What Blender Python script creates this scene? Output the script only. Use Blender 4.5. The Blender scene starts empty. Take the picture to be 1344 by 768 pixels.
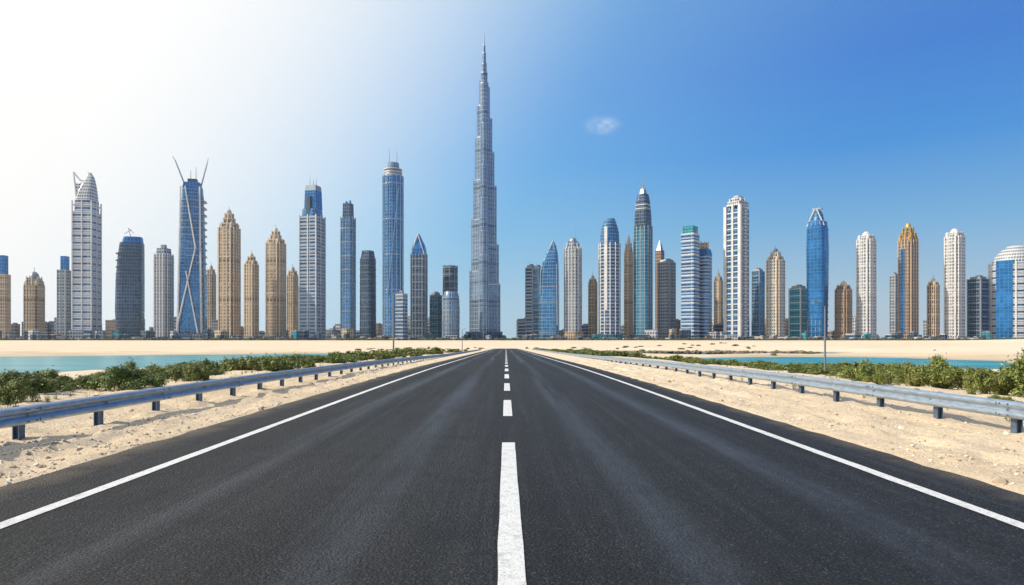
import bpy, math, random
from mathutils import Vector, noise, Matrix
random.seed(7)
R=math.radians
scene=bpy.context.scene
def ss(a,b,x):
    t=max(0.0,min(1.0,(x-a)/(b-a))); return t*t*(3-2*t)
def nz(x,y,z=0.0): return noise.noise(Vector((x,y,z)))

# ------------------------------------------------------------ node helpers
def newmat(name):
    m=bpy.data.materials.new(name); m.use_nodes=True
    nt=m.node_tree; nt.nodes.clear()
    out=nt.nodes.new('ShaderNodeOutputMaterial'); b=nt.nodes.new('ShaderNodeBsdfPrincipled')
    nt.links.new(b.outputs[0],out.inputs[0])
    return m,nt,b
def setin(nt,sock,v):
    if isinstance(v,bpy.types.NodeSocket): nt.links.new(v,sock)
    elif isinstance(v,(tuple,list)) and len(v)==3 and sock.type=='RGBA': sock.default_value=(*v,1)
    else: sock.default_value=v
def mth(nt,op,a,b=None,c=None,clamp=False):
    n=nt.nodes.new('ShaderNodeMath'); n.operation=op; n.use_clamp=clamp
    setin(nt,n.inputs[0],a)
    if b is not None: setin(nt,n.inputs[1],b)
    if c is not None: setin(nt,n.inputs[2],c)
    return n.outputs[0]
def mix(nt,f,a,b,mode='MIX'):
    n=nt.nodes.new('ShaderNodeMix'); n.data_type='RGBA'; n.blend_type=mode
    setin(nt,n.inputs[0],f); setin(nt,n.inputs[6],a); setin(nt,n.inputs[7],b)
    return n.outputs[2]
def mrange(nt,v,a,b,c=0.0,d=1.0,smooth=False):
    n=nt.nodes.new('ShaderNodeMapRange')
    if smooth: n.interpolation_type='SMOOTHSTEP'
    setin(nt,n.inputs[0],v)
    for i,k in enumerate((a,b,c,d)): n.inputs[i+1].default_value=k
    return n.outputs[0]
def texn(nt,vec,scale,detail=4,rough=.55):
    n=nt.nodes.new('ShaderNodeTexNoise'); n.inputs['Scale'].default_value=scale
    n.inputs['Detail'].default_value=detail; n.inputs['Roughness'].default_value=rough
    if vec is not None: nt.links.new(vec,n.inputs['Vector'])
    return n.outputs[0]
def vscale(nt,vec,s):
    n=nt.nodes.new('ShaderNodeVectorMath'); n.operation='MULTIPLY'
    nt.links.new(vec,n.inputs[0]); n.inputs[1].default_value=s; return n.outputs[0]
def bump(nt,h,strength,dist):
    n=nt.nodes.new('ShaderNodeBump'); n.inputs['Strength'].default_value=strength
    n.inputs['Distance'].default_value=dist; nt.links.new(h,n.inputs['Height']); return n.outputs[0]
def objco(nt):
    return nt.nodes.new('ShaderNodeTexCoord').outputs['Object']
def geopos(nt):
    return nt.nodes.new('ShaderNodeNewGeometry').outputs['Position']

def facade(name,wall,glass,fh=7.5,bw=6.0,gv=.6,gh=.7,metal=.55,rough=.18,band=0,var=.5):
    m,nt,b=newmat(name)
    uv=nt.nodes.new('ShaderNodeUVMap').outputs[0]
    sp=nt.nodes.new('ShaderNodeSeparateXYZ'); nt.links.new(uv,sp.inputs[0])
    u=mth(nt,'DIVIDE',sp.outputs[0],bw); v=mth(nt,'DIVIDE',sp.outputs[1],fh)
    mh=mth(nt,'LESS_THAN',mth(nt,'FRACT',u),gh); mv=mth(nt,'LESS_THAN',mth(nt,'FRACT',v),gv)
    mask=mth(nt,'MULTIPLY',mh,mv)
    cb=nt.nodes.new('ShaderNodeCombineXYZ')
    nt.links.new(mth(nt,'FLOOR',mth(nt,'DIVIDE',sp.outputs[0],min(bw,8))),cb.inputs[0]); nt.links.new(mth(nt,'FLOOR',v),cb.inputs[1])
    wn=nt.nodes.new('ShaderNodeTexWhiteNoise'); nt.links.new(cb.outputs[0],wn.inputs[0])
    g=mix(nt,mth(nt,'MULTIPLY',mth(nt,'POWER',wn.outputs[0],1.6),var),glass,tuple(min(1,c*2.2+.08) for c in glass))
    big=texn(nt,objco(nt),.012,4)
    g=mix(nt,mrange(nt,big,.4,.65,0,.6),g,tuple(c*.35 for c in glass))
    w=mix(nt,mrange(nt,big,.3,.7),wall,tuple(c*.8 for c in wall))
    if band:
        bd=mth(nt,'LESS_THAN',mth(nt,'FRACT',mth(nt,'DIVIDE',v,float(band))),.08)
        w=mix(nt,bd,w,tuple(c*.35 for c in wall)); 
    col=mix(nt,mask,w,g)
    nt.links.new(col,b.inputs['Base Color'])
    nt.links.new(mth(nt,'MULTIPLY',mask,metal),b.inputs['Metallic'])
    nt.links.new(mrange(nt,mask,0,1,.7,rough),b.inputs['Roughness'])
    nt.links.new(bump(nt,texn(nt,objco(nt),.06,3),.3,3.0),b.inputs['Normal'])
    return m
def plain(name,col,rough=.6,metal=0.0,var=.25,scale=.05):
    m,nt,b=newmat(name)
    n=texn(nt,objco(nt),scale,5)
    nt.links.new(mix(nt,mrange(nt,n,.3,.7),col,tuple(c*(1-var) for c in col)),b.inputs['Base Color'])
    b.inputs['Roughness'].default_value=rough; b.inputs['Metallic'].default_value=metal
    return m
M={
 'white':facade('white_facade',(.60,.60,.58),(.06,.09,.13),8.5,6.5,.58,.6,.4,.2),
 'whiteS':facade('white_striped_facade',(.58,.60,.62),(.04,.10,.19),9,40,.55,.97,.55,.2),
 'beige':facade('beige_facade',(.56,.43,.29),(.06,.055,.055),8.5,6.5,.66,.55,.25,.3,band=12),
 'grey':facade('grey_facade',(.36,.38,.40),(.05,.08,.12),8.5,7,.6,.66,.5,.2),
 'greyS':facade('grey_striped_facade',(.38,.43,.48),(.03,.09,.18),9,30,.6,.95,.6,.2),
 'dark':facade('dark_facade',(.09,.13,.18),(.02,.05,.10),9,6,.72,.75,.7,.15),
 'blue':facade('blue_glass_facade',(.14,.27,.40),(.045,.18,.36),9,7,.8,.82,.8,.12,var=.4),
 'blueB':facade('bright_blue_glass',(.03,.17,.38),(.012,.16,.42),9,9,.85,.85,.7,.15,var=.3),
 'blueS':facade('blue_striped_facade',(.38,.46,.55),(.02,.11,.26),9,30,.62,.96,.7,.15),
 'teal':facade('teal_glass_facade',(.12,.28,.37),(.025,.18,.28),9,8,.78,.8,.8,.13,var=.3),
 'tealB':facade('teal_bright_facade',(.06,.36,.41),(.02,.25,.32),9,8,.8,.8,.5,.2,var=.2),
 'silver':facade('silver_curtain_wall',(.27,.34,.42),(.10,.18,.28),11,5,.86,.55,.9,.16,band=9,var=.35),
 'brown':facade('brown_facade',(.34,.23,.14),(.04,.05,.08),9,6,.6,.6,.5,.2),
 'Pw':plain('white_concrete',(.68,.67,.65)),'Pb':plain('beige_stone',(.62,.49,.34)),
 'Pg':plain('grey_metal_panel',(.30,.33,.36),.4,.4),'Pd':plain('dark_metal_panel',(.06,.08,.1),.4,.3),
 'Ps':plain('stainless_steel',(.45,.52,.60),.28,.85),'Po':plain('gold_cladding',(.64,.40,.10),.35,.5),
 'Pl':plain('blue_panel',(.025,.14,.36),.3,.4),'Pr':plain('brown_stone',(.36,.25,.16)),
 'Pp':plain('lamp_pole_steel',(.22,.24,.26),.45,.5),
}
# ------------------------------------------------------------ tower builder
def unit(kind):
    if kind=='box': return [(-.5,-.5),(.5,-.5),(.5,.5),(-.5,.5)]
    if kind=='oct':
        c=.32; return [(-c,-.5),(c,-.5),(.5,-c),(.5,c),(c,.5),(-c,.5),(-.5,c),(-.5,-c)]
    if kind=='not': # notched corners plan
        a=.5;c=.36; return [(-c,-a),(c,-a),(c,-c),(a,-c),(a,c),(c,c),(c,a),(-c,a),(-c,c),(-a,c),(-a,-c),(-c,-c)]
    n=28; p=2.0 if kind=='cir' else 4.5
    out=[]
    for i in range(n):
        t=2*math.pi*i/n-math.pi/2-math.pi/n
        c,s=math.cos(t),math.sin(t)
        out.append((.5*math.copysign(abs(c)**(2/p),c),.5*math.copysign(abs(s)**(2/p),s)))
    return out
class MB:
    def __init__(s): s.v=[];s.f=[];s.uv=[];s.mi=[];s.m=[]
    def mid(s,k):
        if k not in s.m: s.m.append(k)
        return s.m.index(k)
    def loft(s,rings,mat,cap=True,capmat=None,capb=False):
        n=len(rings[0]); b=len(s.v); mi=s.mid(mat)
        for r in rings: s.v.extend(r)
        best=max(rings,key=lambda r:sum((Vector(r[i])-Vector(r[i-1])).length for i in range(n)))
        us=[0]
        for i in range(n): us.append(us[-1]+(Vector(best[(i+1)%n])-Vector(best[i])).length)
        for k in range(len(rings)-1):
            for i in range(n):
                j=(i+1)%n
                s.f.append((b+k*n+i,b+k*n+j,b+(k+1)*n+j,b+(k+1)*n+i))
                s.uv.append(((us[i],rings[k][i][2]),(us[i+1],rings[k][j][2]),(us[i+1],rings[k+1][j][2]),(us[i],rings[k+1][i][2])))
                s.mi.append(mi)
        if cap:
            t=b+(len(rings)-1)*n; s.f.append(tuple(t+i for i in range(n)))
            s.uv.append(tuple((0,0) for i in range(n))); s.mi.append(s.mid(capmat or mat))
        if capb:
            s.f.append(tuple(b+n-1-i for i in range(n)))
            s.uv.append(tuple((0,0) for i in range(n))); s.mi.append(s.mid(capmat or mat))
    def tube(s,p0,p1,r0,r1,mat,n=6):
        p0=Vector(p0);p1=Vector(p1);d=(p1-p0).normalized()
        a=d.orthogonal().normalized();c=d.cross(a)
        rr=[]
        for p,r in ((p0,r0),(p1,r1)):
            rr.append([tuple(p+a*math.cos(2*math.pi*i/n)*r+c*math.sin(2*math.pi*i/n)*r) for i in range(n)])
        s.loft(rr,mat,True,None,True)
    def boxc(s,c,sz,mat):
        x,y,z=c;a,b,h=sz[0]/2,sz[1]/2,sz[2]/2
        q=[(-a,-b),(a,-b),(a,b),(-a,b)]
        s.loft([[(x+i,y+j,z-h) for i,j in q],[(x+i,y+j,z+h) for i,j in q]],mat,True,None,True)
    def obj(s,name,mats=None,smooth=False):
        me=bpy.data.meshes.new(name); me.from_pydata(s.v,[],s.f)
        u=me.uv_layers.new(name='UVMap'); k=0
        for f in s.uv:
            for c in f: u.data[k].uv=c; k+=1
        for mm in s.m: me.materials.append(mm if not isinstance(mm,str) else M[mm])
        me.polygons.foreach_set('material_index',s.mi)
        if smooth: me.polygons.foreach_set('use_smooth',[True]*len(s.f))
        me.update()
        o=bpy.data.objects.new(name,me); scene.collection.objects.link(o); return o
VPX=664.0; F=896.0
def T(name,px,parts,rel=-32,D=1792.0,dr=1.0,rnd=False,z0=-1.5):
    sc=D/F; X=(px-VPX)*sc; t=X/D; th=math.atan(t); r=-th+R(rel)
    if rnd: k=1/math.sqrt(1+t*t)
    else: k=1/(abs(math.cos(r)-t*math.sin(r))+dr*abs(math.sin(r)+t*math.cos(r)))
    k*=sc; mb=MB()
    def ring(kind,h,w,cx=0,d=None,cy=0):
        d=dr if d is None else d
        return [((x*w+cx)*k,(y*w*d+cy)*k,h*sc) for x,y in unit(kind)]
    for p in parts:
        c=p[0]
        if c=='s':
            kind,h0,h1,w0,w1,mat=p[1:7]; cx0=p[7] if len(p)>7 else 0; cx1=p[8] if len(p)>8 else cx0
            mb.loft([ring(kind,h0,w0,cx0),ring(kind,h1,w1,cx1)],mat,True,'Pg')
        elif c=='r':
            kind,h0,h1,st,w,mat=p[1:7]; cx=p[7] if len(p)>7 else 0; h=h0
            while h<h1: 
                mb.loft([ring(kind,h,w,cx),ring(kind,h+min(1.3,st*.2),w,cx)],mat,True,None,True); h+=st
        elif c=='p':
            kind,h0,h1,w,n,sz,mat=p[1:8]; cx=p[8] if len(p)>8 else 0
            pts=ring(kind,0,w,cx); L=[(Vector(pts[(i+1)%len(pts)])-Vector(pts[i])).length for i in range(len(pts))]
            tot=sum(L)
            for q in range(n):
                dd=tot*(q)/n; i=0
                while dd>L[i] and i<len(L)-1: dd-=L[i]; i+=1
                a=Vector(pts[i]).lerp(Vector(pts[(i+1)%len(pts)]),dd/L[i])
                mb.boxc((a.x,a.y,(h0+h1)/2*sc),(sz*k,sz*k,(h1-h0)*sc),mat)
        elif c=='c':
            kind,lst,mat=p[1:4]
            mb.loft([ring(kind,e[0],e[1],e[2] if len(e)>2 else 0) for e in lst],mat,True,'Pg')
        elif c=='d':
            kind,h0,h1,w,mat=p[1:6]; cx=p[6] if len(p)>6 else 0
            mb.loft([ring(kind,h0+(h1-h0)*math.sin(a*math.pi/16),max(.05,w*math.cos(a*math.pi/16)),cx) for a in range(9)],mat,True)
        elif c=='q': # four corner turrets with little domes
            h0,h1,off,w,mat=p[1:6]
            for sx in (-1,1):
                for sy in (-1,1):
                    hm=h0+(h1-h0)*.55
                    mb.loft([ring('oct',h0,w,sx*off,1,sy*off),ring('oct',hm,w,sx*off,1,sy*off),ring('oct',hm,w*1.15,sx*off,1,sy*off),ring('oct',hm+(h1-hm)*.4,w*.8,sx*off,1,sy*off),ring('oct',h1,.1,sx*off,1,sy*off)],mat,True)
        elif c=='a':
            x,h0,h1,rr=p[1:5]; mb.tube((x*k,0,h0*sc),(x*k,0,h1*sc),rr*sc,rr*sc*.5,'Pg')
        elif c=='l':
            x0,h0,x1,h1,rr=p[1:6]; mat=p[6] if len(p)>6 else 'Pg'; y=p[7] if len(p)>7 else 0
            mb.tube((x0*k,y*k,h0*sc),(x1*k,y*k,h1*sc),rr*sc,rr*sc*.7,mat)
        elif c=='b':
            x,y,h0,h1,w,d,mat=p[1:8]
            mb.boxc((x*k,y*k,(h0+h1)/2*sc),(w*k,d*k,(h1-h0)*sc),mat)
    o=mb.obj(name); o.location=(X,D,z0); o.rotation_euler[2]=r
    return o
def deco(w,h,mat,pm,tiers=3,cap='Pb',ht=None,spire=5):
    hb=h*.83 if ht is None else ht
    L=[('s','box',0,6,w*1.15,w*1.15,mat),('s','not',6,hb,w*.94,w*.94,mat),
       ('b',0,0,6,hb+1.5,w*.99,w*.26,mat),('b',0,0,6,hb+1.5,w*.26,w*.99,mat),
       ('p','not',6,hb+1,w*.95,16,w*.055,pm),
       ('r','not',hb*.22,hb,hb*.26,w*1.0,pm),('r','not',6,hb,13.5,w*.96,pm),
       ('q',hb,hb+max(5,h*.05),w*.30,w*.17,pm)]
    ww=w*.72; hh=hb; st=(h-hb-spire)/(tiers+1)
    for i in range(tiers):
        L+=[('s','oct',hh,hh+st,ww,ww*.95,mat),('p','oct',hh,hh+st*1.2,ww,8,w*.06,pm),('r','oct',hh+st-.8,hh+st,st,ww*1.08,pm)]
        hh+=st; ww*=.74
    L+=[('d','cir',hh,hh+st*1.1,ww*.95,cap),('a',0,hh+st*.9,h,.35)]
    return L
def slab(w,h,mat,pm='Pg',kind='box',st=9,top=3):
    return [('s',kind,0,h-top,w,w,mat),('r',kind,4,h-top,st,w*1.03,pm),('s',kind,h-top,h,w*.8,w*.75,'Pg'),('b',w*.1,0,h-top,h+1.5,w*.3,w*.3,'Pd'),('p',kind,0,h-top,w,4,w*.1,pm),('a',-w*.2,h,h+5,.2)]

# ---- left group
T('blue_topped_tower',4,[('s','box',0,87,20,20,'beige'),('r','box',5,87,9,20.6,'Pb'),('s','box',87,112,14,14,'blueB'),('p','box',0,87,20,16,.9,'Pb')])
T('domed_apartment_tower',45,[('s','not',0,72,32,32,'beige'),('r','not',5,72,9,32.6,'Pb'),('s','oct',72,82,26,24,'beige'),('p','oct',72,84,26,8,1.5,'Pb'),('d','cir',82,91,20,'Pg'),('a',0,90,97,.4),('p','not',0,74,32,20,1.3,'Pr'),('q',72,80,11,5,'Pb')])
T('blue_topped_tower',84,[('s','box',0,93,18,18,'grey'),('s','box',93,111,12,12,'blueB',2),('r','box',6,93,10,18.6,'Pg'),('p','box',0,93,18,8,1,'Pg')])
T('crescent_crown_skyscraper',114,[('s','box',0,14,50,50,'grey'),('s','box',14,168,38,38,'whiteS'),('r','box',14,182,9,39,'Pw'),
   ('s','box',0,182,12,12,'white',-14),('p','box',14,182,38,8,2.2,'Pw'),('s','rb',168,184,38,37,'whiteS'),
   ('c','rb',[(184,36,0),(195,30,2),(205,22,5),(214,12,8),(221,3,7)],'white'),
   ('l',-20,182,-24,205,1.6,'Pw'),('l',-24,205,-27,221,1.3,'Pw'),('l',-27,221,-14,211,1.3,'Pw'),('l',-14,211,-2,209,1.3,'Pw'),
   ('l',-24,205,-10,203,1,'Pw'),('l',-22,196,-10,195,1,'Pw'),('l',-22,184,-12,208,1,'Pw'),('l',-16,184,-6,208,1,'Pw'),
   ('b',-13,0,184,206,16,4,'white'),('l',6,215,2,222,.5)],rel=-28)
T('curved_dark_glass_tower',171,[('s','box',0,6,46,46,'grey'),('c','rb',[(4,40,0),(40,43,-.5),(80,42,0),(110,39,1.5),(128,36,3)],'dark'),
   ('s','rb',128,136,32,28,'blueB',4,5),('r','rb',14,120,9,42,'Pd',0),('l',2,132,-3,148,.5),('l',2,146,-10,140,.4),('l',-3,148,6,141,.4),('s','box',6,124,6,6,'blueS',17)],rel=-15,dr=.8)
T('grey_apartment_tower',215,[('s','not',0,112,30,30,'grey'),('r','not',4,112,9,30.6,'Pg'),('p','not',0,114,30,20,1.3,'Pw'),('s','oct',112,121,24,22,'grey'),('b',0,0,120,126,8,8,'Pg')])
T('twin_antenna_glass_skyscraper',253,[('s','box',0,10,50,50,'grey'),('c','rb',[(4,42),(60,41),(120,37),(170,34),(200,30)],'blue'),
   ('s','box',200,207,27,24,'blueB'),('r','rb',20,190,9,38,'Pg',2),
   ('l',-20,6,-15,200,1.6,'Pw',-16),('l',17,6,14,200,1.6,'Pw',-17),('l',-19,20,8,120,1.2,'Pw',-20),('l',8,120,-8,200,1.2,'Pw',-18),('l',12,10,-6,90,1.1,'Pw',-21),
   ('l',-12,204,-27,236,1.1,'Pg'),('l',-27,236,-31,241,.5,'Pg'),('l',13,204,22,233,1.1,'Pg'),('l',22,233,24,241,.5,'Pg'),('a',-3,206,224,.6),('a',5,206,228,.6),('b',0,0,206,212,14,10,'Pd'),
   ('s','box',5,190,9,9,'whiteS',14,12)],rel=-12,dr=.8)
T('beige_apartment_tower',277,deco(16,104,'beige','Pb',1),D=1990)
T('ornate_stone_tower',301,deco(35,177,'beige','Pb',3,'Pb'))
T('ornate_stone_tower',330,deco(23,120,'beige','Pb',2,'Pb'),D=1740)
T('ornate_stone_tower',362,deco(32,153,'beige','Pb',3,'Pb'))
T('beige_apartment_tower',384,deco(18,102,'beige','Pb',1),D=1990)
T('blue_crown_skyscraper',410,[('s','box',0,162,34,34,'greyS'),('r','box',6,162,9,34.6,'Pg'),('s','box',0,160,12,12,'grey',-12),('s','rb',162,172,32,30,'blue'),
   ('s','box',172,196,24,22,'blueB',2),('b',0,-12,165,188,8,8,'Pd'),('s','box',196,203,22,20,'Pg',2),('a',-5,203,216,.4),('a',2,203,211,.5),('a',8,203,214,.4),('p','box',0,164,34,8,1.8,'Pw')],rel=-30)
T('slender_glass_tower',457,[('s','box',0,5,28,28,'grey'),('s','rb',4,160,23,22,'blue'),('p','rb',4,162,23,14,.8,'Pg'),('s','box',158,180,15,14,'dark',0),('r','rb',20,160,18,23.6,'Pg'),('b',-3,0,180,183,3,3,'Pl'),('b',4,0,180,184,2,3,'Pl')],rel=-25)
T('dark_office_tower',483,[('s','box',0,8,30,30,'dark'),('s','rb',8,108,25,24,'dark'),('s','rb',108,118,22,18,'dark'),('r','rb',12,108,9,25.4,'Pd')])
T('twin_mast_glass_skyscraper',516,[('s','cir',0,214,27,26,'blue'),('p','cir',0,216,27,14,1.2,'Ps'),('s','cir',214,222,24,23,'Pg'),('r','cir',216,226,4,24.5,'Pw'),('s','cir',222,233,17,15,'silver'),('r','cir',20,205,46,27.6,'Ps'),
   ('a',-5,232,252,.45),('a',5,230,250,.45),('l',-7,60,0,130,.8,'Ps',-13.2),('l',0,130,7,200,.8,'Ps',-12.8)],rnd=True,rel=0)
T('glass_office_block',527,[('s','box',0,62,16,16,'greyS'),('r','box',4,62,9,16.4,'Pg'),('b',0,0,62,66,6,6,'Pg')],D=1700)
T('pointed_dome_tower',550,[('s','oct',0,112,24,24,'dark'),('p','oct',0,114,24,16,1.2,'Pg'),('r','oct',6,112,10,24.4,'Pg'),('c','oct',[(112,22),(120,21),(127,16),(133,9),(140,2)],'blueB'),('l',-11,112,0,140,.9,'Pw',-9),('l',11,112,0,140,.9,'Pw',-9)],rel=-15)
T('glass_office_block',572,slab(15,63,'teal','Pg'),D=1900)
T('grey_apartment_tower',591,[('s','rb',0,98,23,23,'dark'),('r','rb',5,98,9,23.6,'Pg'),('p','rb',0,99,23,8,1.2,'Pg')],D=1900)
T('oval_office_tower',592,[('c','cir',[(0,22),(40,23),(58,21),(65,17)],'silver'),('r','cir',4,56,6,23,'Pg')],D=1720,rnd=True,rel=0)

# ---- supertall spire tower (Y plan with spiralling setbacks)
def supertall():
    mb=MB(); sc=2.0
    def wing(ang,steps,wd):
        c,s=math.cos(R(ang)),math.sin(R(ang)); prev=0
        fx=1/abs(c) if abs(c)>.5 else 1.0
        for i,(L,h) in enumerate(steps):
            L=L*fx*.96; w=wd*(1-.09*i); pts=[(0,-w/2)]
            for q in range(9):
                a=-math.pi/2+math.pi*q/8; pts.append((L-w/2+math.cos(a)*w/2,math.sin(a)*w/2))
            pts.append((0,w/2))
            rg=lambda hh,g=1:[((x*c-y*s)*sc*g,(x*s+y*c)*sc*g,hh*sc) for x,y in pts]
            mb.loft([rg(prev),rg(h)],'silver',True,'Ps')
            z=prev+14
            while z<h-6: mb.loft([rg(z,1.004),rg(z+1.0,1.004)],'Pd',True,None,True); z+=31
            mb.loft([rg(h-1.6,1.015),rg(h,1.015)],'Ps',True,None,True)
            for q in range(1,10,2):
                x,y=pts[q]; mb.boxc(((x*c-y*s)*sc*1.01,(x*s+y*c)*sc*1.01,(prev+h)/2*sc),(1.3,1.3,(h-prev)*sc+4),'Ps')
            prev=h
    wing(150,[(19.5,92),(17,160),(14.2,212),(12,268),(9.4,310),(6.2,343)],12.5)
    wing(30,[(21,75),(19,127),(16,204),(13,248),(10.2,292),(7,333)],12.5)
    wing(-92,[(21,112),(18,143),(15,186),(11.5,230),(8.5,285)],12.5)
    for w,h0,h1 in ((11,0,338),(8.6,338,352),(6.6,352,364),(4.8,364,378),(3.2,378,388)):
        mb.loft([[(x*w*sc,y*w*sc,h*sc) for x,y in unit('cir')] for h in (h0,h1)],'silver',True,'Ps')
        mb.loft([[(x*w*1.06*sc,y*w*1.06*sc,h*sc) for x,y in unit('cir')] for h in (h1-1.5,h1)],'Ps',True,None,True)
    mb.tube((0,0,386*sc),(0,0,398*sc),1.0*sc,.6*sc,'Ps',8); mb.tube((0,0,398*sc),(0,0,405*sc),.5*sc,.3*sc,'Ps',8)
    for w,h in ((58,6),(48,12)):
        mb.loft([[(x*w*sc,y*w*.7*sc,z*sc) for x,y in unit('oct')] for z in (0,h)],'dark',True,'Pg')
    for i in range(10):
        x=random.uniform(-26,26); mb.boxc((x*sc,-36,h*.5+random.uniform(2,12)),(random.uniform(6,14),12,random.uniform(8,22)),'dark')
    o=mb.obj('supertall_spire_skyscraper'); o.location=((635.5-VPX)*2,1792,-1.5)
supertall()

# ---- right group
T('glass_office_block',697,slab(14,99,'greyS','Pg'),D=1850)
T('glass_office_block',706,slab(13,98,'blue','Pg'),D=1820)
T('sail_shaped_glass_tower',721,[('c','rb',[(0,28,0),(50,28,0),(90,26,0.5),(105,22,2),(116,16,4),(124,9,5.5),(130,2,6)],'blue'),('l',-12,60,-11,95,.8,'Ps',-9),('l',-11,95,6,131,.8,'Ps',-5),('l',13,20,12,100,.8,'Ps',-9),('l',12,100,6,131,.8,'Ps',-4),('r','rb',10,90,20,28.3,'Pg')],rel=-10,dr=.7)
T('ribbed_apartment_tower',752,[('s','oct',0,12,31,31,'beige'),('s','oct',12,120,26,25,'grey'),('p','oct',8,122,26,16,1.1,'Pw'),('r','oct',12,120,9,26.2,'Pg'),('s','oct',120,130,21,16,'grey'),('p','oct',120,128,21,8,1,'Pw'),('d','cir',130,136,13,'Pg'),('a',-3,134,142,.3),('a',5,130,150,.3)],rel=-22)
T('brown_apartment_tower',778,deco(14,91,'brown','Pb',1),D=1850)
T('slanted_crown_tower',800,[('s','cir',0,8,36,36,'teal'),('s','cir',8,125,28,28,'greyS'),('r','cir',8,125,9,28.6,'Pg'),('c','cir',[(125,26,0),(140,25,0),(148,22,0),(157,16,0),(160,10,2)],'blue'),('b',0,0,40,148,4,29,'Pw'),('p','cir',8,128,28,12,1.2,'Pw')],rnd=True,rel=-20)
T('beige_apartment_tower',825,deco(14,140,'beige','Pb',1,spire=3),D=1900)
T('spired_teal_skyscraper',844,[('s','box',0,8,34,34,'dark'),('s','rb',8,148,29,28,'teal'),('s','box',8,150,10,10,'teal',-8),('p','rb',8,150,28.5,14,1.1,'Pg'),('c','rb',[(148,26),(165,25),(182,21),(192,17)],'dark'),('r','rb',152,182,5,24,'Pw'),('s','oct',192,199,12,8,'Pg'),('a',-3,198,214,.5),('a',3,198,216,.5),('a',0,198,206,1)],rel=-25)
T('grey_apartment_tower',875,slab(26,106,'grey','Pg','not',9),D=1850)
T('spired_brown_tower',866,[('s','box',0,118,12,12,'brown'),('c','box',[(118,10),(124,6),(132,1)],'Pg'),('a',0,130,136,.3)],D=1950)
T('stepped_blue_tower',906,[('s','box',0,140,24,24,'blueS'),('r','box',4,140,9,24.4,'Pw'),('s','box',140,150,20,20,'tealB'),('b',0,0,140,146,24,3,'Pg')],rel=-25)
T('curved_blue_tower',923,[('s','rb',0,112,26,26,'blueS'),('r','rb',4,112,9,26.4,'Pg'),('s','cir',112,128,18,17,'beige'),('p','cir',112,130,18,8,1.5,'Pb'),('s','box',112,120,24,20,'Pl')],rel=-20,D=1830)
T('beige_apartment_tower',943,deco(14,94,'beige','Pb',1),D=1950)
T('white_pier_skyscraper',968,[('s','box',0,6,42,42,'white'),('s','box',5,172,30,30,'blue'),('s','box',5,176,10,10,'white',-13.5),('s','box',5,176,10,10,'white',13.5),('b',0,-15,5,178,4,4,'Pw'),('b',-16,15,5,176,6,6,'Pw'),('b',-16,-15,5,176,6,6,'Pw'),('b',16,-15,5,176,6,6,'Pw'),('b',15,0,5,176,4,10,'white'),('r','box',5,172,7,32,'Pw'),
   ('s','box',176,182,30,28,'white'),('s','oct',182,188,22,20,'white'),('p','oct',176,186,26,8,2,'Pw'),('b',0,0,186,190,10,10,'Pw')],rel=-35)
T('glass_office_block',995,slab(16,94,'blue','Pg'),D=1900)
T('crowned_stone_tower',1018,deco(29,126,'white','Pb',2,'Pg'))
T('teal_office_block',1048,slab(24,72,'tealB','Pw'),D=1850)
T('bulging_blue_skyscraper',1073,[('s','box',0,5,38,38,'Pg'),('c','rb',[(4,28,1),(30,30,.5),(80,33,0),(120,34,0),(145,32,0),(156,28,0)],'blueB'),('c','cir',[(156,24,0),(166,18,0),(172,8,0)],'blue'),('r','rb',10,150,9,33.2,'Pl'),
   ('p','rb',4,156,29,14,1.0,'Pg'),('l',-15,150,-2,172,1,'Pw',-10),('l',15,150,2,172,1,'Pw',-10),('b',0,0,172,174,16,8,'Pg'),('a',-6,173,176,.6),('a',6,173,176,.6)],rel=-20)
T('brown_apartment_tower',1107,deco(27,80,'brown','Pr',1,spire=2))
T('ornate_white_tower',1137,deco(31,146,'white','Pw',1,'Pw',ht=132,spire=3))
T('grey_apartment_tower',1174,slab(12,88,'grey','Pg'),D=1950)
T('gold_crown_skyscraper',1192,[('s','box',0,8,36,36,'brown'),('s','not',8,128,31,30,'brown'),('b',0,-13,8,120,9,8,'blueB'),('b',-13,0,8,120,8,9,'blueB'),('p','not',8,132,31,16,1.3,'Pb'),('r','not',12,128,9,31.2,'Pr'),('q',128,138,11,5,'Po'),
   ('s','oct',128,138,26,24,'brown'),('p','oct',128,141,26,8,2.2,'Po'),('s','oct',138,147,18,15,'brown'),('p','oct',138,149,18,8,1.6,'Po'),('d','cir',147,155,12,'Po'),('a',0,154,159,.5)],rel=-38)
T('brown_apartment_tower',1225,deco(20,87,'brown','Pb',1))
T('ornate_white_tower',1253,deco(33,150,'white','Pw',1,'Pw',ht=136,spire=3))
T('dark_office_tower',1284,slab(28,84,'dark','Pg'))
T('round_white_glass_tower',1330,[('s','cir',0,100,66,66,'whiteS'),('r','cir',5,100,9,67,'Pw'),('c','cir',[(100,62,0),(110,54,2),(118,42,4),(124,26,6)],'white'),
   ('b',-6,-26,0,104,22,16,'blueB'),('b',-27,-10,0,96,8,10,'Pw'),('p','cir',0,102,66,16,2.2,'Pw'),('a',10,122,128,.5)],rnd=True,rel=-10)
for i,px in enumerate([-40,-90,-150,-210,1400,1450,1510,1580]):
    h=random.uniform(80,170); T('city_apartment_tower',px,deco(30,h,random.choice(['beige','white','grey']),'Pg',2),D=1850)
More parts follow.
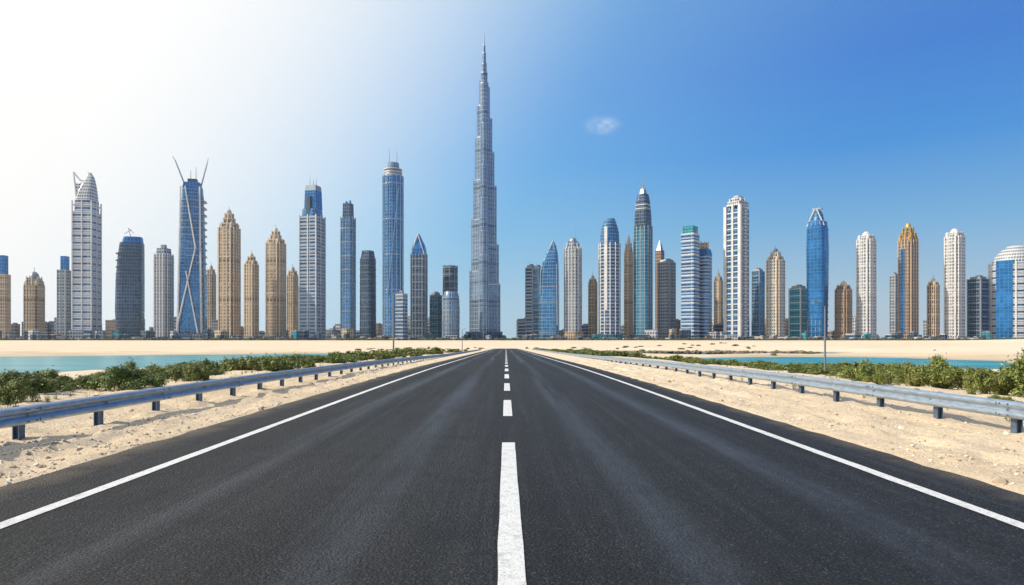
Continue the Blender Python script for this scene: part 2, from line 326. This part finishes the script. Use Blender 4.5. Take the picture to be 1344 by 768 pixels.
# low rise fringe, behind and in front of the tower feet
for i in range(90):
    px=random.uniform(-20,1370); 
    if 604<px<668: continue
    h=random.uniform(8,32); w=random.uniform(10,24); mt=random.choice(['beige','grey','white','dark','greyS','brown','grey'])
    T('low_rise_building',px,[('s','box',0,h,w,w,mt),('r','box',1,h,5,w*1.03,'Pg'),('s','box',h,h+1.5,w*.4,w*.4,'Pg',w*.15)],D=random.uniform(1900,2050))
for i in range(110):
    px=-30+i*12.9+random.uniform(-6,6); 
    if 600<px<670 and random.random()<.6: continue
    h=random.choice((3,4,5,7,9,13))*random.uniform(.8,1.2); w=random.uniform(7,20); mt=random.choice(['beige','grey','white','dark','dark','brown','tealB','greyS'])
    T('waterfront_building',px,[('s','box',0,h,w,w,mt),('s','box',h,h+.7,w*1.05,w*1.05,random.choice(['Pg','Pw','Pb','Pd'])),('s','box',h+.7,h+2,w*.3,w*.3,'Pg',w*.2),('b',-w*.35,-w*.3,0,h*.6,w*.5,w*.5,'Pd')],D=random.uniform(1690,1735),rel=random.choice((-30,-10,15,35)))

# ------------------------------------------------------------ terrain
def zr(y): 
    if y<15: return 0.0
    if y<45: return -0.0088*(y-15)**2/60
    return -0.0088*(y-30)
def farz(y): return -2.4+2.6*ss(380,1650,y)
def lag(x,y):
    n=nz(x*.03,y*.03,3)*9+nz(x*.12,y*.12,5)*2.5
    near=max(44,112+(x+26)*1.6); far=max(170,222+(x+41)*.55)
    s1=min(y-near,far-y,(-x-17)*1.4)+n*.6
    s2=(1-math.sqrt(((x-60-(y-132)*.3)/31)**2+((y-132)/36)**2))*28+n*.5
    s3=(1-math.sqrt(((x-56)/46)**2+((y-240)/20)**2))*18+n*.3
    return max(s1,s2,s3)
def H(x,y):
    ax=abs(x)
    b=zr(y)-.95*ss(7.5,26,ax)-.6*ss(22,60,ax)
    if x<0: b+=.22*ss(7.4,10.2,ax)*(1-ss(13,19,ax))*(1-ss(40,80,y))
    b=b*(1-ss(120,300,y))+farz(y)*ss(120,300,y)
    if ax<30 and y<340:
        k=1-ss(6,22,ax)
        if y>45 or x>0 or ax<7.4: b=b*(1-k)+(zr(y) if y<300 else zr(300))*k
    b+=4.2*math.exp(-(((x-235)/85)**2+((y-285)/70)**2))+2.0*math.exp(-(((x-120)/55)**2+((y-330)/50)**2))
    b+=nz(x*.05,y*.05)*.35*ss(9,25,ax)+nz(x*.3,y*.3,1)*.12*ss(7,12,ax)
    s=lag(x,y)
    if s>-14:
        t=ss(-14,8,s); b=b*(1-t)+(-4.6)*t
    if ax<5.3 and y<305: b-=.12*(1-ss(4.6,5.3,ax)) 
    if y<60: 
        e=ss(5.0,5.8,ax)
        w_=nz(y*.12,3.3,x>0)*.5
        rut=math.exp(-((ax-6.15-w_)/.13)**2)+math.exp(-((ax-7.65-w_)/.13)**2)-.5*math.exp(-((ax-6.45-w_)/.14)**2)
        b+=e*(nz(x*1.1,y*1.1,2)*.09+nz(x*3.1,y*3.1,4)*.07+nz(x*7,y*7,7)*.035-.05*rut*(.6+nz(y*.8,x,8)))
    return b
def graded(start,step,grow,end):
    out=[start]
    while out[-1]<end: out.append(out[-1]+step); step*=grow
    return out
xs=graded(4.2,.08,1.0205,6000); xs=[-a for a in reversed(xs)]+[-3,-1.5,0,1.5,3]+xs
ys=[-60,-40,-25,-12,-5,0,1.5]+graded(2.5,.08,1.017,9000)
nx,ny=len(xs),len(ys)
vs=[(x,y,H(x,y)) for y in ys for x in xs]
fs=[(j*nx+i,j*nx+i+1,(j+1)*nx+i+1,(j+1)*nx+i) for j in range(ny-1) for i in range(nx-1)]
me=bpy.data.meshes.new('sand_ground'); me.from_pydata(vs,[],fs); me.polygons.foreach_set('use_smooth',[True]*len(fs))
ground=bpy.data.objects.new('sand_ground',me); scene.collection.objects.link(ground)
m,nt,b=newmat('sand')
P=geopos(nt); n1=texn(nt,P,.35,6); n2=texn(nt,P,6,8,.7); n3=texn(nt,P,40,4,.7); n0=texn(nt,P,.02,4)
c=mix(nt,mrange(nt,n1,.35,.65),(.78,.61,.41),(.68,.52,.34))
c=mix(nt,mrange(nt,n0,.4,.65),c,(.76,.64,.47))
c=mix(nt,mrange(nt,n2,.52,.74,0,.85),c,(.50,.38,.25))
vo=nt.nodes.new('ShaderNodeTexVoronoi'); vo.inputs['Scale'].default_value=22; nt.links.new(P,vo.inputs[0])
c=mix(nt,mth(nt,'MULTIPLY',mrange(nt,vo.outputs['Distance'],.12,.3,1,0),.5),c,(.76,.67,.55))
c=mix(nt,mrange(nt,n3,.56,.70,0,.55),c,(.38,.29,.19))
sp=nt.nodes.new('ShaderNodeSeparateXYZ'); nt.links.new(P,sp.inputs[0])
c=mix(nt,mrange(nt,sp.outputs[2],-2.95,-2.6,.55,0),c,(.25,.19,.12))
nt.links.new(c,b.inputs['Base Color']); b.inputs['Roughness'].default_value=.95
b.inputs['Specular IOR Level'].default_value=.12
hh=mth(nt,'ADD',mth(nt,'MULTIPLY',n2,1.0),mth(nt,'MULTIPLY',n3,.3))
nt.links.new(bump(nt,hh,.85,.08),b.inputs['Normal']); me.materials.append(m)
# water
def sheet(name,x0,x1,y0,y1,z,mat,nx=2,ny=2):
    me=bpy.data.meshes.new(name); v=[(x0+(x1-x0)*i/(nx-1),y0+(y1-y0)*j/(ny-1),z) for j in range(ny) for i in range(nx)]
    f=[(j*nx+i,j*nx+i+1,(j+1)*nx+i+1,(j+1)*nx+i) for j in range(ny-1) for i in range(nx-1)]
    me.from_pydata(v,[],f); me.materials.append(mat); o=bpy.data.objects.new(name,me); scene.collection.objects.link(o); return o
m,nt,b=newmat('shallow_sea_water'); P=geopos(nt)
n=texn(nt,vscale(nt,P,(.05,.15,.1)),1,5)
nt.links.new(mix(nt,mrange(nt,n,.35,.65),(.05,.32,.32),(.022,.20,.24)),b.inputs['Base Color'])
b.inputs['Roughness'].default_value=.25; b.inputs['Specular IOR Level'].default_value=.2
w=texn(nt,vscale(nt,P,(1,2,1)),1.2,4); nt.links.new(bump(nt,w,.7,.4),b.inputs['Normal'])
sheet('lagoon_water',-900,500,30,420,-3.0,m)

# ------------------------------------------------------------ road
rys=[y for y in [-20,-10,-4,0]+graded(2,.3,1.02,300) if y<=300]
def rz(y):
    for a,b_ in zip(rys,rys[1:]):
        if a<=y<=b_: return zr(a)+(zr(b_)-zr(a))*(y-a)/(b_-a)
    return zr(y)
def ribbon(mbv,mbf,xa,xb,y0,y1,z,edge=0,nxs=2):
    yy=[y0]+[y for y in rys if y0<y<y1]+[y1]; base=len(mbv)
    for y in yy:
        a=xa+(nz(xa,y*1.3)*edge+nz(xa,y*7)*edge*.4 if edge else 0); b_=xb+(nz(xb+9,y*1.3)*edge+nz(xb,y*7)*edge*.4 if edge else 0)
        for i in range(nxs): mbv.append((a+(b_-a)*i/(nxs-1),y,rz(y)+z))
    for j in range(len(yy)-1):
        for i in range(nxs-1): mbf.append((base+j*nxs+i,base+j*nxs+i+1,base+(j+1)*nxs+i+1,base+(j+1)*nxs+i))
def mk(name,v,f,mat):
    me=bpy.data.meshes.new(name); me.from_pydata(v,[],f); me.materials.append(mat)
    o=bpy.data.objects.new(name,me); scene.collection.objects.link(o); return o
m,nt,b=newmat('asphalt'); P=geopos(nt)
sp=nt.nodes.new('ShaderNodeSeparateXYZ'); nt.links.new(P,sp.inputs[0])
st=texn(nt,vscale(nt,P,(1.1,.04,1)),1,6,.65); st2=texn(nt,vscale(nt,P,(6,.10,1)),1,5,.65)
fine=texn(nt,P,38,5,.8); med=texn(nt,P,1.3,6,.65); mid_=texn(nt,P,11,7,.8)
vo=nt.nodes.new('ShaderNodeTexVoronoi'); vo.inputs['Scale'].default_value=45; nt.links.new(P,vo.inputs[0])
ab=mth(nt,'ABSOLUTE',sp.outputs[0])
tr=mth(nt,'ABSOLUTE',mth(nt,'SUBTRACT',mth(nt,'ABSOLUTE',mth(nt,'SUBTRACT',ab,2.1)),.85))
trk=mth(nt,'MULTIPLY',mrange(nt,tr,0,.42,1,0,True),mrange(nt,st,.35,.6))
c=mix(nt,mrange(nt,st,.40,.62),(.007,.007,.0075),(.026,.025,.0245))
c=mix(nt,mth(nt,'MULTIPLY',trk,.9),c,(.050,.052,.060))  # wheel tracks, their bluish sheen painted in as lighter colour
c=mix(nt,mth(nt,'MULTIPLY',mrange(nt,st2,.5,.7),.6),c,(.060,.060,.064))  # lengthwise streaks, bluish sheen put into the base colour
c=mix(nt,mrange(nt,mid_,.45,.66,0,.85),c,(.004,.004,.004))
c=mix(nt,mrange(nt,fine,.54,.66,0,.9),c,(.003,.003,.003))
c=mix(nt,mth(nt,'MULTIPLY',mrange(nt,vo.outputs['Distance'],.15,.5,1,0),mrange(nt,fine,.50,.39)),c,(.17,.165,.155))
c=mix(nt,mth(nt,'MULTIPLY',mrange(nt,med,.5,.68),.6),c,(.007,.007,.007))
ed=mth(nt,'ADD',ab,mth(nt,'MULTIPLY',mth(nt,'SUBTRACT',med,.5),1.2))
c=mix(nt,mth(nt,'MULTIPLY',mrange(nt,ed,4.6,5.25),mrange(nt,fine,.35,.6,.1,.7)),c,(.36,.28,.19))
nt.links.new(c,b.inputs['Base Color'])
nt.links.new(mrange(nt,trk,0,1,.66,.40),b.inputs['Roughness']); b.inputs['Specular IOR Level'].default_value=.3
hh=mth(nt,'ADD',fine,mth(nt,'MULTIPLY',vo.outputs['Distance'],.8))
nt.links.new(bump(nt,hh,1.0,.035),b.inputs['Normal'])
v=[];f=[]; ribbon(v,f,-5.1,4.95,-20,300,.02,.10,7); mk('asphalt_road',v,f,m)
m,nt,b=newmat('road_paint'); P=geopos(nt)
a=texn(nt,P,9,6,.7); a2=texn(nt,P,60,4,.7)
c=mix(nt,mrange(nt,a,.50,.75),(.72,.70,.66),(.40,.38,.35)); c=mix(nt,mrange(nt,a2,.54,.66,0,.75),c,(.13,.13,.125))
nt.links.new(c,b.inputs['Base Color']); b.inputs['Roughness'].default_value=.6
nt.links.new(bump(nt,a2,.6,.01),b.inputs['Normal'])
v=[];f=[]
ribbon(v,f,-4.08,-3.94,-20,299,.026,.012); ribbon(v,f,4.03,4.17,-20,299,.026,.012)
mk('road_edge_line',v,f,m)
v=[];f=[]; y=4.0; ribbon(v,f,-.055,.125,-9,-3,.026,.012); ribbon(v,f,-.055,.125,3,9.8,.026,.012); y=13.2
while y<290: ribbon(v,f,-.055,.125,y,y+3.5,.026,.004); y+=6.6
mk('road_centre_dashes',v,f,m)

# ------------------------------------------------------------ guardrails
m,nt,b=newmat('galvanised_steel'); P=geopos(nt)
n=texn(nt,P,3,6,.7); n2=texn(nt,vscale(nt,P,(30,4,6)),1,5,.7)
nt.links.new(mix(nt,mrange(nt,n2,.4,.75),mix(nt,n,(.44,.52,.60),(.30,.37,.45)),(.20,.24,.28)),b.inputs['Base Color'])
b.inputs['Metallic'].default_value=.55; nt.links.new(mrange(nt,n,.3,.7,.33,.5),b.inputs['Roughness']); STEEL=m
m,nt,b=newmat('painted_post_steel'); P=geopos(nt); n=texn(nt,P,8,6,.7)
nt.links.new(mix(nt,mrange(nt,n,.4,.7),(.11,.17,.25),(.07,.09,.12)),b.inputs['Base Color']); b.inputs['Metallic'].default_value=.4; b.inputs['Roughness'].default_value=.5; POST=m
def guardrail(x0,side,y0,y1,phase):
    emp=bpy.data.objects.new('guardrail',None); scene.collection.objects.link(emp)
    prof=[(0,.26),(.015,.265),(.075,.30),(.08,.33),(.02,.375),(.0,.40),(.02,.425),(.08,.47),(.075,.50),(.015,.535),(0,.54)]
    v=[];f=[]; yy=graded(y0,.5,1.02,y1); n=len(prof)
    gz=lambda y: zr(y)-.02-.008*max(0,min(60,y-20))*.5
    for lay in (0,.006):
        b0=len(v)
        for y in yy:
            x=x0
            for a,h in prof: v.append((x-side*(a-lay),y,gz(y)+h))
        for j in range(len(yy)-1):
            for i in range(n-1): f.append((b0+j*n+i,b0+j*n+i+1,b0+(j+1)*n+i+1,b0+(j+1)*n+i))
    o=mk('w_beam',v,f,STEEL); o.parent=emp
    o.data.polygons.foreach_set('use_smooth',[True]*len(f))
    mb=MB(); y=phase; q_=0
    while y<y1:
        g=gz(y); q_+=1
        xp=x0+side*.13
        mb.boxc((xp-side*.045,y,g+.1),(.012,.13,.86),POST); mb.boxc((xp+side*.045,y,g+.1),(.012,.13,.86),POST); mb.boxc((xp,y,g+.1),(.078,.014,.84),POST)
        mb.boxc((x0+side*.04,y,g+.40),(.08,.10,.2),STEEL)
        mb.tube((x0-side*.02,y,g+.4),(x0-side*.045,y,g+.4),.018,.014,STEEL,8)
        if q_%2: # beam splice: overlapping lap edge and bolts
            for dy in (.09,-.09):
                for h in (.31,.49): mb.tube((x0-side*.078,y+dy,g+h),(x0-side*.098,y+dy,g+h),.015,.012,POST,6)
            mb.boxc((x0-side*.084,y+.17,g+.315),(.006,.012,.05),POST); mb.boxc((x0-side*.084,y+.17,g+.485),(.006,.012,.05),POST)
        y+=2.0
    o=mb.obj('posts'); o.parent=emp
guardrail(-7.15,-1,-6,190,-5.8); guardrail(8.1,1,-6,190,-5.0)

# ------------------------------------------------------------ shrubs
m,nt,b=newmat('shrub_leaves')
g=nt.nodes.new('ShaderNodeNewGeometry'); rp=g.outputs['Random Per Island']
oi=nt.nodes.new('ShaderNodeObjectInfo').outputs['Random']
cr=nt.nodes.new('ShaderNodeValToRGB'); nt.links.new(rp,cr.inputs[0])
e=cr.color_ramp.elements; e[0].color=(.045,.085,.012,1); e[1].color=(.27,.30,.06,1); q=e.new(.5); q.color=(.11,.165,.025,1)
c=mix(nt,mth(nt,'MULTIPLY',oi,.6),cr.outputs[0],(.20,.19,.04))
nt.links.new(c,b.inputs['Base Color']); b.inputs['Roughness'].default_value=.55
LEAF=m; STEM=plain('shrub_stems',(.16,.11,.07),.9)
def bushmesh(name,nl,leaf,seed,tall=.8):
    rnd=random.Random(seed); v=[];f=[];mi=[]
    cl=[]
    for i in range(30):
        a=rnd.uniform(0,6.283); r=rnd.uniform(0,.82)**.7; h=rnd.uniform(.12,1)*tall*(1-.45*r*r)
        cl.append((math.cos(a)*r,math.sin(a)*r,h,rnd.uniform(.11,.24)))
    for i in range(nl):
        cx,cy,cz,cr_=rnd.choice(cl)
        d=Vector((rnd.gauss(0,1),rnd.gauss(0,1),rnd.gauss(0,1))).normalized()*cr_*(rnd.uniform(.35,1.15))
        if rnd.random()<.08: d*=1.6
        p=Vector((cx,cy,cz))+d
        if p.z<0.01: p.z=rnd.uniform(.01,.1)
        n=(d.normalized()+Vector((rnd.gauss(0,.5),rnd.gauss(0,.5),rnd.gauss(.3,.5)))).normalized()
        t=n.orthogonal().normalized(); t.rotate(Matrix.Rotation(rnd.uniform(0,6.28),3,n)); w=n.cross(t)
        L=leaf*rnd.uniform(.6,1.4); W=L*.38; k=len(v)
        v+= [tuple(p-t*L*.5),tuple(p+w*W*.5+n*L*.05),tuple(p+t*L*.5),tuple(p-w*W*.5+n*L*.05)]
        f.append((k,k+1,k+2,k+3)); mi.append(0)
    for c_ in cl:
        p0=Vector((c_[0]*.2,c_[1]*.2,-.05)); p1=Vector((c_[0]*1.15,c_[1]*1.15,c_[2]+c_[3])); r=.010
        d=(p1-p0).normalized(); a=d.orthogonal().normalized(); w=d.cross(a); k=len(v)
        for p,rr in ((p0,r*1.5),(p1,r*.4)):
            for q in range(3): v.append(tuple(p+a*math.cos(q*2.09)*rr+w*math.sin(q*2.09)*rr))
        for q in range(3): f.append((k+q,k+(q+1)%3,k+3+(q+1)%3,k+3+q)); mi.append(1)
    me=bpy.data.meshes.new(name); me.from_pydata(v,[],f); me.materials.append(LEAF); me.materials.append(STEM)
    me.polygons.foreach_set('material_index',mi); return me
near=[bushmesh('bush_near_%d'%i,8000,.085,i) for i in range(4)]
mid=[bushmesh('bush_mid_%d'%i,2400,.14,10+i) for i in range(4)]
farb=[bushmesh('bush_far_%d'%i,700,.24,20+i) for i in range(3)]
def put(parent,x,y,s,sz=None,name='shrub'):
    me=random.choice(near if y<26 else mid if y<60 else farb)
    o=bpy.data.objects.new(name,me); scene.collection.objects.link(o)
    o.location=(x,y,H(x,y)-.03); o.scale=(s,s,sz or s*random.uniform(.7,1.0)); o.rotation_euler[2]=random.uniform(0,6.28); o.parent=parent
def group(name):
    e=bpy.data.objects.new(name,None); scene.collection.objects.link(e); return e
G=group('shrub_row')
y=11.5
while y<200:
    k=1+y*.008
    for q in range(3):
        x=-10.0-random.uniform(0,3.6)*k-q*1.1*k
        if lag(x,y)<-4 and random.random()<.9: put(G,x,y+random.uniform(-.8,.8),random.uniform(.45,.95)*(1+y*.006),random.uniform(.40,.74)*(1+y*.006))
    y+=.85*(1+y*.017)
G=group('shrub_row')
y=33
while y<120:
    for q in range(4):
        x=(15+random.uniform(0,1)*y*.42+q*.7)
        if y>85: x=random.uniform(9,26)
        if lag(x,y)<-5 and random.random()<.85: put(G,x,y+random.uniform(-1,1),random.uniform(.5,1.1)*(1+y*.008),random.uniform(.35,.7)*(1+y*.003))
    y+=.72*(1+y*.014)
G=group('shrub_row')
for i in range(70):
    x=random.uniform(9,24); y=random.uniform(90,220); put(G,x,y,random.uniform(.8,1.4),random.uniform(.4,.7))
for x,y,s,h in ((15.0,19.0,1.15,1.55),(16.6,20.0,1.3,1.7),(13.9,19.6,.7,.95),(17.8,22.5,1.3,1.6),(15.6,24.5,1.1,1.35),(14.7,24.6,.8,1.0),(19,24,1.3,1.5),(12.6,23,.5,.45),(11.4,19,.35,.3),(11.0,15.2,.3,.25),(12.2,17,.35,.3),(18.5,19.5,1.3,1.5),(15.3,29,1.0,1.2)):
    put(None,x,y,s,h,'bush')
G=group('shrub_patch')
for i in range(90):
    x=random.uniform(-60,110); y=random.uniform(190,330)
    if lag(x,y)<-3 and (abs(x)>8): put(G,x,y,random.uniform(.8,1.8),random.uniform(.35,.8))
# dune grass tufts
v=[];f=[]
for i in range(620):
    s=random.choice((-1,1)); y=random.uniform(9,50); x=s*random.uniform(8.6,13+ (0 if s<0 else y*.25))
    if nz(x*.3,y*.3,9)<.02: continue
    z=H(x,y)
    for q in range(14):
        a=random.uniform(0,6.28); h=random.uniform(.08,.24); dx=math.cos(a);dy=math.sin(a); l=random.uniform(.05,.15); k=len(v)
        v+=[(x+dx*.02-dy*.006,y+dy*.02+dx*.006,z-.01),(x+dx*.02+dy*.006,y+dy*.02-dx*.006,z-.01),(x+dx*l,y+dy*l,z+h)]; f.append((k,k+1,k+2))
mk('dune_grass',v,f,LEAF)
# gravel
v=[];f=[]
t=(1+5**.5)/2
iv=[Vector(p).normalized() for p in [(-1,t,0),(1,t,0),(-1,-t,0),(1,-t,0),(0,-1,t),(0,1,t),(0,-1,-t),(0,1,-t),(t,0,-1),(t,0,1),(-t,0,-1),(-t,0,1)]]
iff=[(0,11,5),(0,5,1),(0,1,7),(0,7,10),(0,10,11),(1,5,9),(5,11,4),(11,10,2),(10,7,6),(7,1,8),(3,9,4),(3,4,2),(3,2,6),(3,6,8),(3,8,9),(4,9,5),(2,4,11),(6,2,10),(8,6,7),(9,8,1)]
def stone(v,f,x,y,z,s):
    k=len(v); a=random.uniform(0,6.28); sc=Vector((s*random.uniform(.7,1.3),s*random.uniform(.7,1.2),s*random.uniform(.4,.8))); ca,sa=math.cos(a),math.sin(a)
    for p in iv:
        q=p*random.uniform(.75,1.15); q=Vector((q.x*sc.x,q.y*sc.y,q.z*sc.z)); v.append((x+q.x*ca-q.y*sa,y+q.x*sa+q.y*ca,z+q.z))
    for t3 in iff: f.append(tuple(k+i for i in t3))
for i in range(15000):
    s=random.choice((-1,1)); y=5+40*random.random()**1.7
    x=s*(5.15+random.expovariate(.5)) if random.random()<.7 else s*random.uniform(5.2,14)
    if nz(x*.8,y*.8,4)<random.uniform(-.45,.3): continue
    stone(v,f,x,y,H(x,y)+.003,random.choice((.008,.012,.012,.018,.026))*random.uniform(.7,1.4)*(2.0 if random.random()<.05 else 1))
for i in range(220):
    x=-random.uniform(5.5,7.8); y=random.uniform(7,10); stone(v,f,x,y,H(x,y)+.005,random.uniform(.015,.045))
m,nt,b=newmat('pebbles'); rp=nt.nodes.new('ShaderNodeNewGeometry').outputs['Random Per Island']
cr=nt.nodes.new('ShaderNodeValToRGB'); nt.links.new(rp,cr.inputs[0]); e=cr.color_ramp.elements
e[0].color=(.34,.26,.17,1); e[1].color=(.72,.64,.53,1); q=e.new(.5); q.color=(.60,.47,.32,1)
nt.links.new(cr.outputs[0],b.inputs['Base Color']); b.inputs['Roughness'].default_value=.9; PEB=m
mk('gravel',v,f,PEB)
v=[];f=[]
for i in range(420):
    t_=random.random(); x=30+62*t_; y=208+6*math.sin(t_*4)+random.gauss(0,1.2); stone(v,f,x,y,-2.7+random.uniform(0,.5),random.uniform(.4,1.0))
rm=plain('breakwater_rock',(.2,.16,.12),.9,0,.4,.8)
mk('rock_breakwater',v,f,rm)
# ------------------------------------------------------------ lamps
def lamp(x,y,h,arm,r=.06):
    g=H(x,y); mb=MB()
    mb.tube((0,0,-.1),(0,0,.25),r*2.1,r*1.8,'Pp',10); mb.tube((0,0,.25),(0,0,h),r,r*.65,'Pp',10)
    mb.tube((0,0,h-.05),(arm,0,h+.18),.035,.03,'Pp',8)
    mb.loft([[(arm+math.copysign(1,arm)*(px_*.5+.2)*.9,py*.22,h+.14+dz) for px_,py in unit('rb')] for dz in (0,.09)],'Pp',True,None,True)
    o=mb.obj('street_lamp'); o.location=(x,y,g)
lamp(20.1,43,4.45,-.35,.065); lamp(-14,85,7.9,.6,.11); lamp(-9.6,150,5.0,.4,.09)
# distant tree line in front of the towers
v=[];f=[]
for i in range(2600):
    x=random.uniform(-1500,1500); y=random.uniform(1600,1690); s=random.uniform(2,6)
    if nz(x*.01,3)<-.1: continue
    stone(v,f,x,y,.2+s*.4,s)
dt=plain('distant_foliage',(.07,.10,.05),.9,0,.5,.05)
mk('distant_tree_line',v,f,dt)
# coastal haze: real scattering air between the beach and the city
hz=bpy.data.materials.new('haze_air'); hz.use_nodes=True; nt=hz.node_tree; nt.nodes.clear()
out=nt.nodes.new('ShaderNodeOutputMaterial'); vs_=nt.nodes.new('ShaderNodeVolumeScatter'); nt.links.new(vs_.outputs[0],out.inputs['Volume'])
vs_.inputs['Color'].default_value=(.80,.92,1,1); vs_.inputs['Density'].default_value=.00009; vs_.inputs['Anisotropy'].default_value=.5
mb=MB(); mb.boxc((0,1900,700),(9000,2200,1600),hz); o=mb.obj('coastal_haze')

# ------------------------------------------------------------ light
AZ=-104.0; EL=34.0
def dirv(az,el): return Vector((math.sin(R(az))*math.cos(R(el)),math.cos(R(az))*math.cos(R(el)),math.sin(R(el))))
sd=dirv(AZ,EL); gd=dirv(-80,36)
sun=bpy.data.lights.new('sun','SUN'); sun.energy=5.0; sun.angle=R(.53); sun.color=(1,.93,.82)
so=bpy.data.objects.new('sun',sun); so.rotation_euler=(-sd).to_track_quat('-Z','Y').to_euler(); scene.collection.objects.link(so)
w=bpy.data.worlds.new('World'); scene.world=w; w.use_nodes=True; nt=w.node_tree; nt.nodes.clear()
out=nt.nodes.new('ShaderNodeOutputWorld'); bg=nt.nodes.new('ShaderNodeBackground'); nt.links.new(bg.outputs[0],out.inputs[0])
sk=nt.nodes.new('ShaderNodeTexSky'); sk.sky_type='NISHITA'; sk.sun_disc=False; sk.sun_elevation=R(EL); sk.sun_rotation=R(AZ)
sk.air_density=1.0; sk.dust_density=1.2; sk.ozone_density=4.0
tc=nt.nodes.new('ShaderNodeTexCoord').outputs['Generated']
def dot(vec):
    n=nt.nodes.new('ShaderNodeVectorMath'); n.operation='DOT_PRODUCT'; nt.links.new(tc,n.inputs[0]); n.inputs[1].default_value=vec; return n.outputs['Value']
cr=nt.nodes.new('ShaderNodeValToRGB'); nt.links.new(dot((0,0,1)),cr.inputs[0])
E=cr.color_ramp; e=E.elements; e[0].position=0; e[0].color=(.54,.66,.74,1); e[1].position=1; e[1].color=(.0,.09,.38,1)
for p_,c_ in ((.06,(.44,.62,.76,1)),(.15,(.19,.47,.78,1)),(.25,(.03,.28,.76,1)),(.35,(.0,.17,.68,1)),(.6,(.0,.12,.50,1))):
    q=e.new(p_); q.color=c_
grad=vscale(nt,cr.outputs[0],(10,10,10))
c=mix(nt,.94,sk.outputs[0],grad)
g1=mrange(nt,dot(tuple(gd)),-.15,.6,0,1,True); g2=mrange(nt,dot(tuple(gd)),.22,.72,0,1,True)
c=mix(nt,mth(nt,'MULTIPLY',g1,.62),c,(3.0,7.0,10.0))
c=mix(nt,mth(nt,'MULTIPLY',g2,.97),c,(10.8,10.7,10.4))
# small wispy cloud
cd=Vector((.141,1,.314)).normalized(); rt=Vector((cd.y,-cd.x,0)).normalized(); up=rt.cross(cd)
a=mth(nt,'DIVIDE',dot(tuple(rt)),.028); b2=mth(nt,'DIVIDE',dot(tuple(up)),.014)
rr=mth(nt,'SQRT',mth(nt,'ADD',mth(nt,'MULTIPLY',a,a),mth(nt,'MULTIPLY',b2,b2)))
cn=texn(nt,tc,75,7,.7)
cf=mth(nt,'MULTIPLY',mrange(nt,rr,.1,1.15,1,0,True),mrange(nt,cn,.36,.68)); cf=mth(nt,'MULTIPLY',cf,mth(nt,'GREATER_THAN',dot(tuple(cd)),.5))
c=mix(nt,mth(nt,'MULTIPLY',cf,.65),c,(7.5,8.5,9.5))
nt.links.new(c,bg.inputs[0]); bg.inputs[1].default_value=.1
# ------------------------------------------------------------ camera
cam=bpy.data.cameras.new('camera'); cam.lens=24; cam.sensor_width=36; cam.shift_x=8/1344; cam.shift_y=62/1344
cam.clip_end=20000; cam.clip_start=.05
co=bpy.data.objects.new('camera',cam); co.location=(0,0,1.5); co.rotation_euler=(R(90),0,0); scene.collection.objects.link(co); scene.camera=co
scene.view_settings.view_transform='Standard'; scene.view_settings.look='None'; scene.view_settings.exposure=0
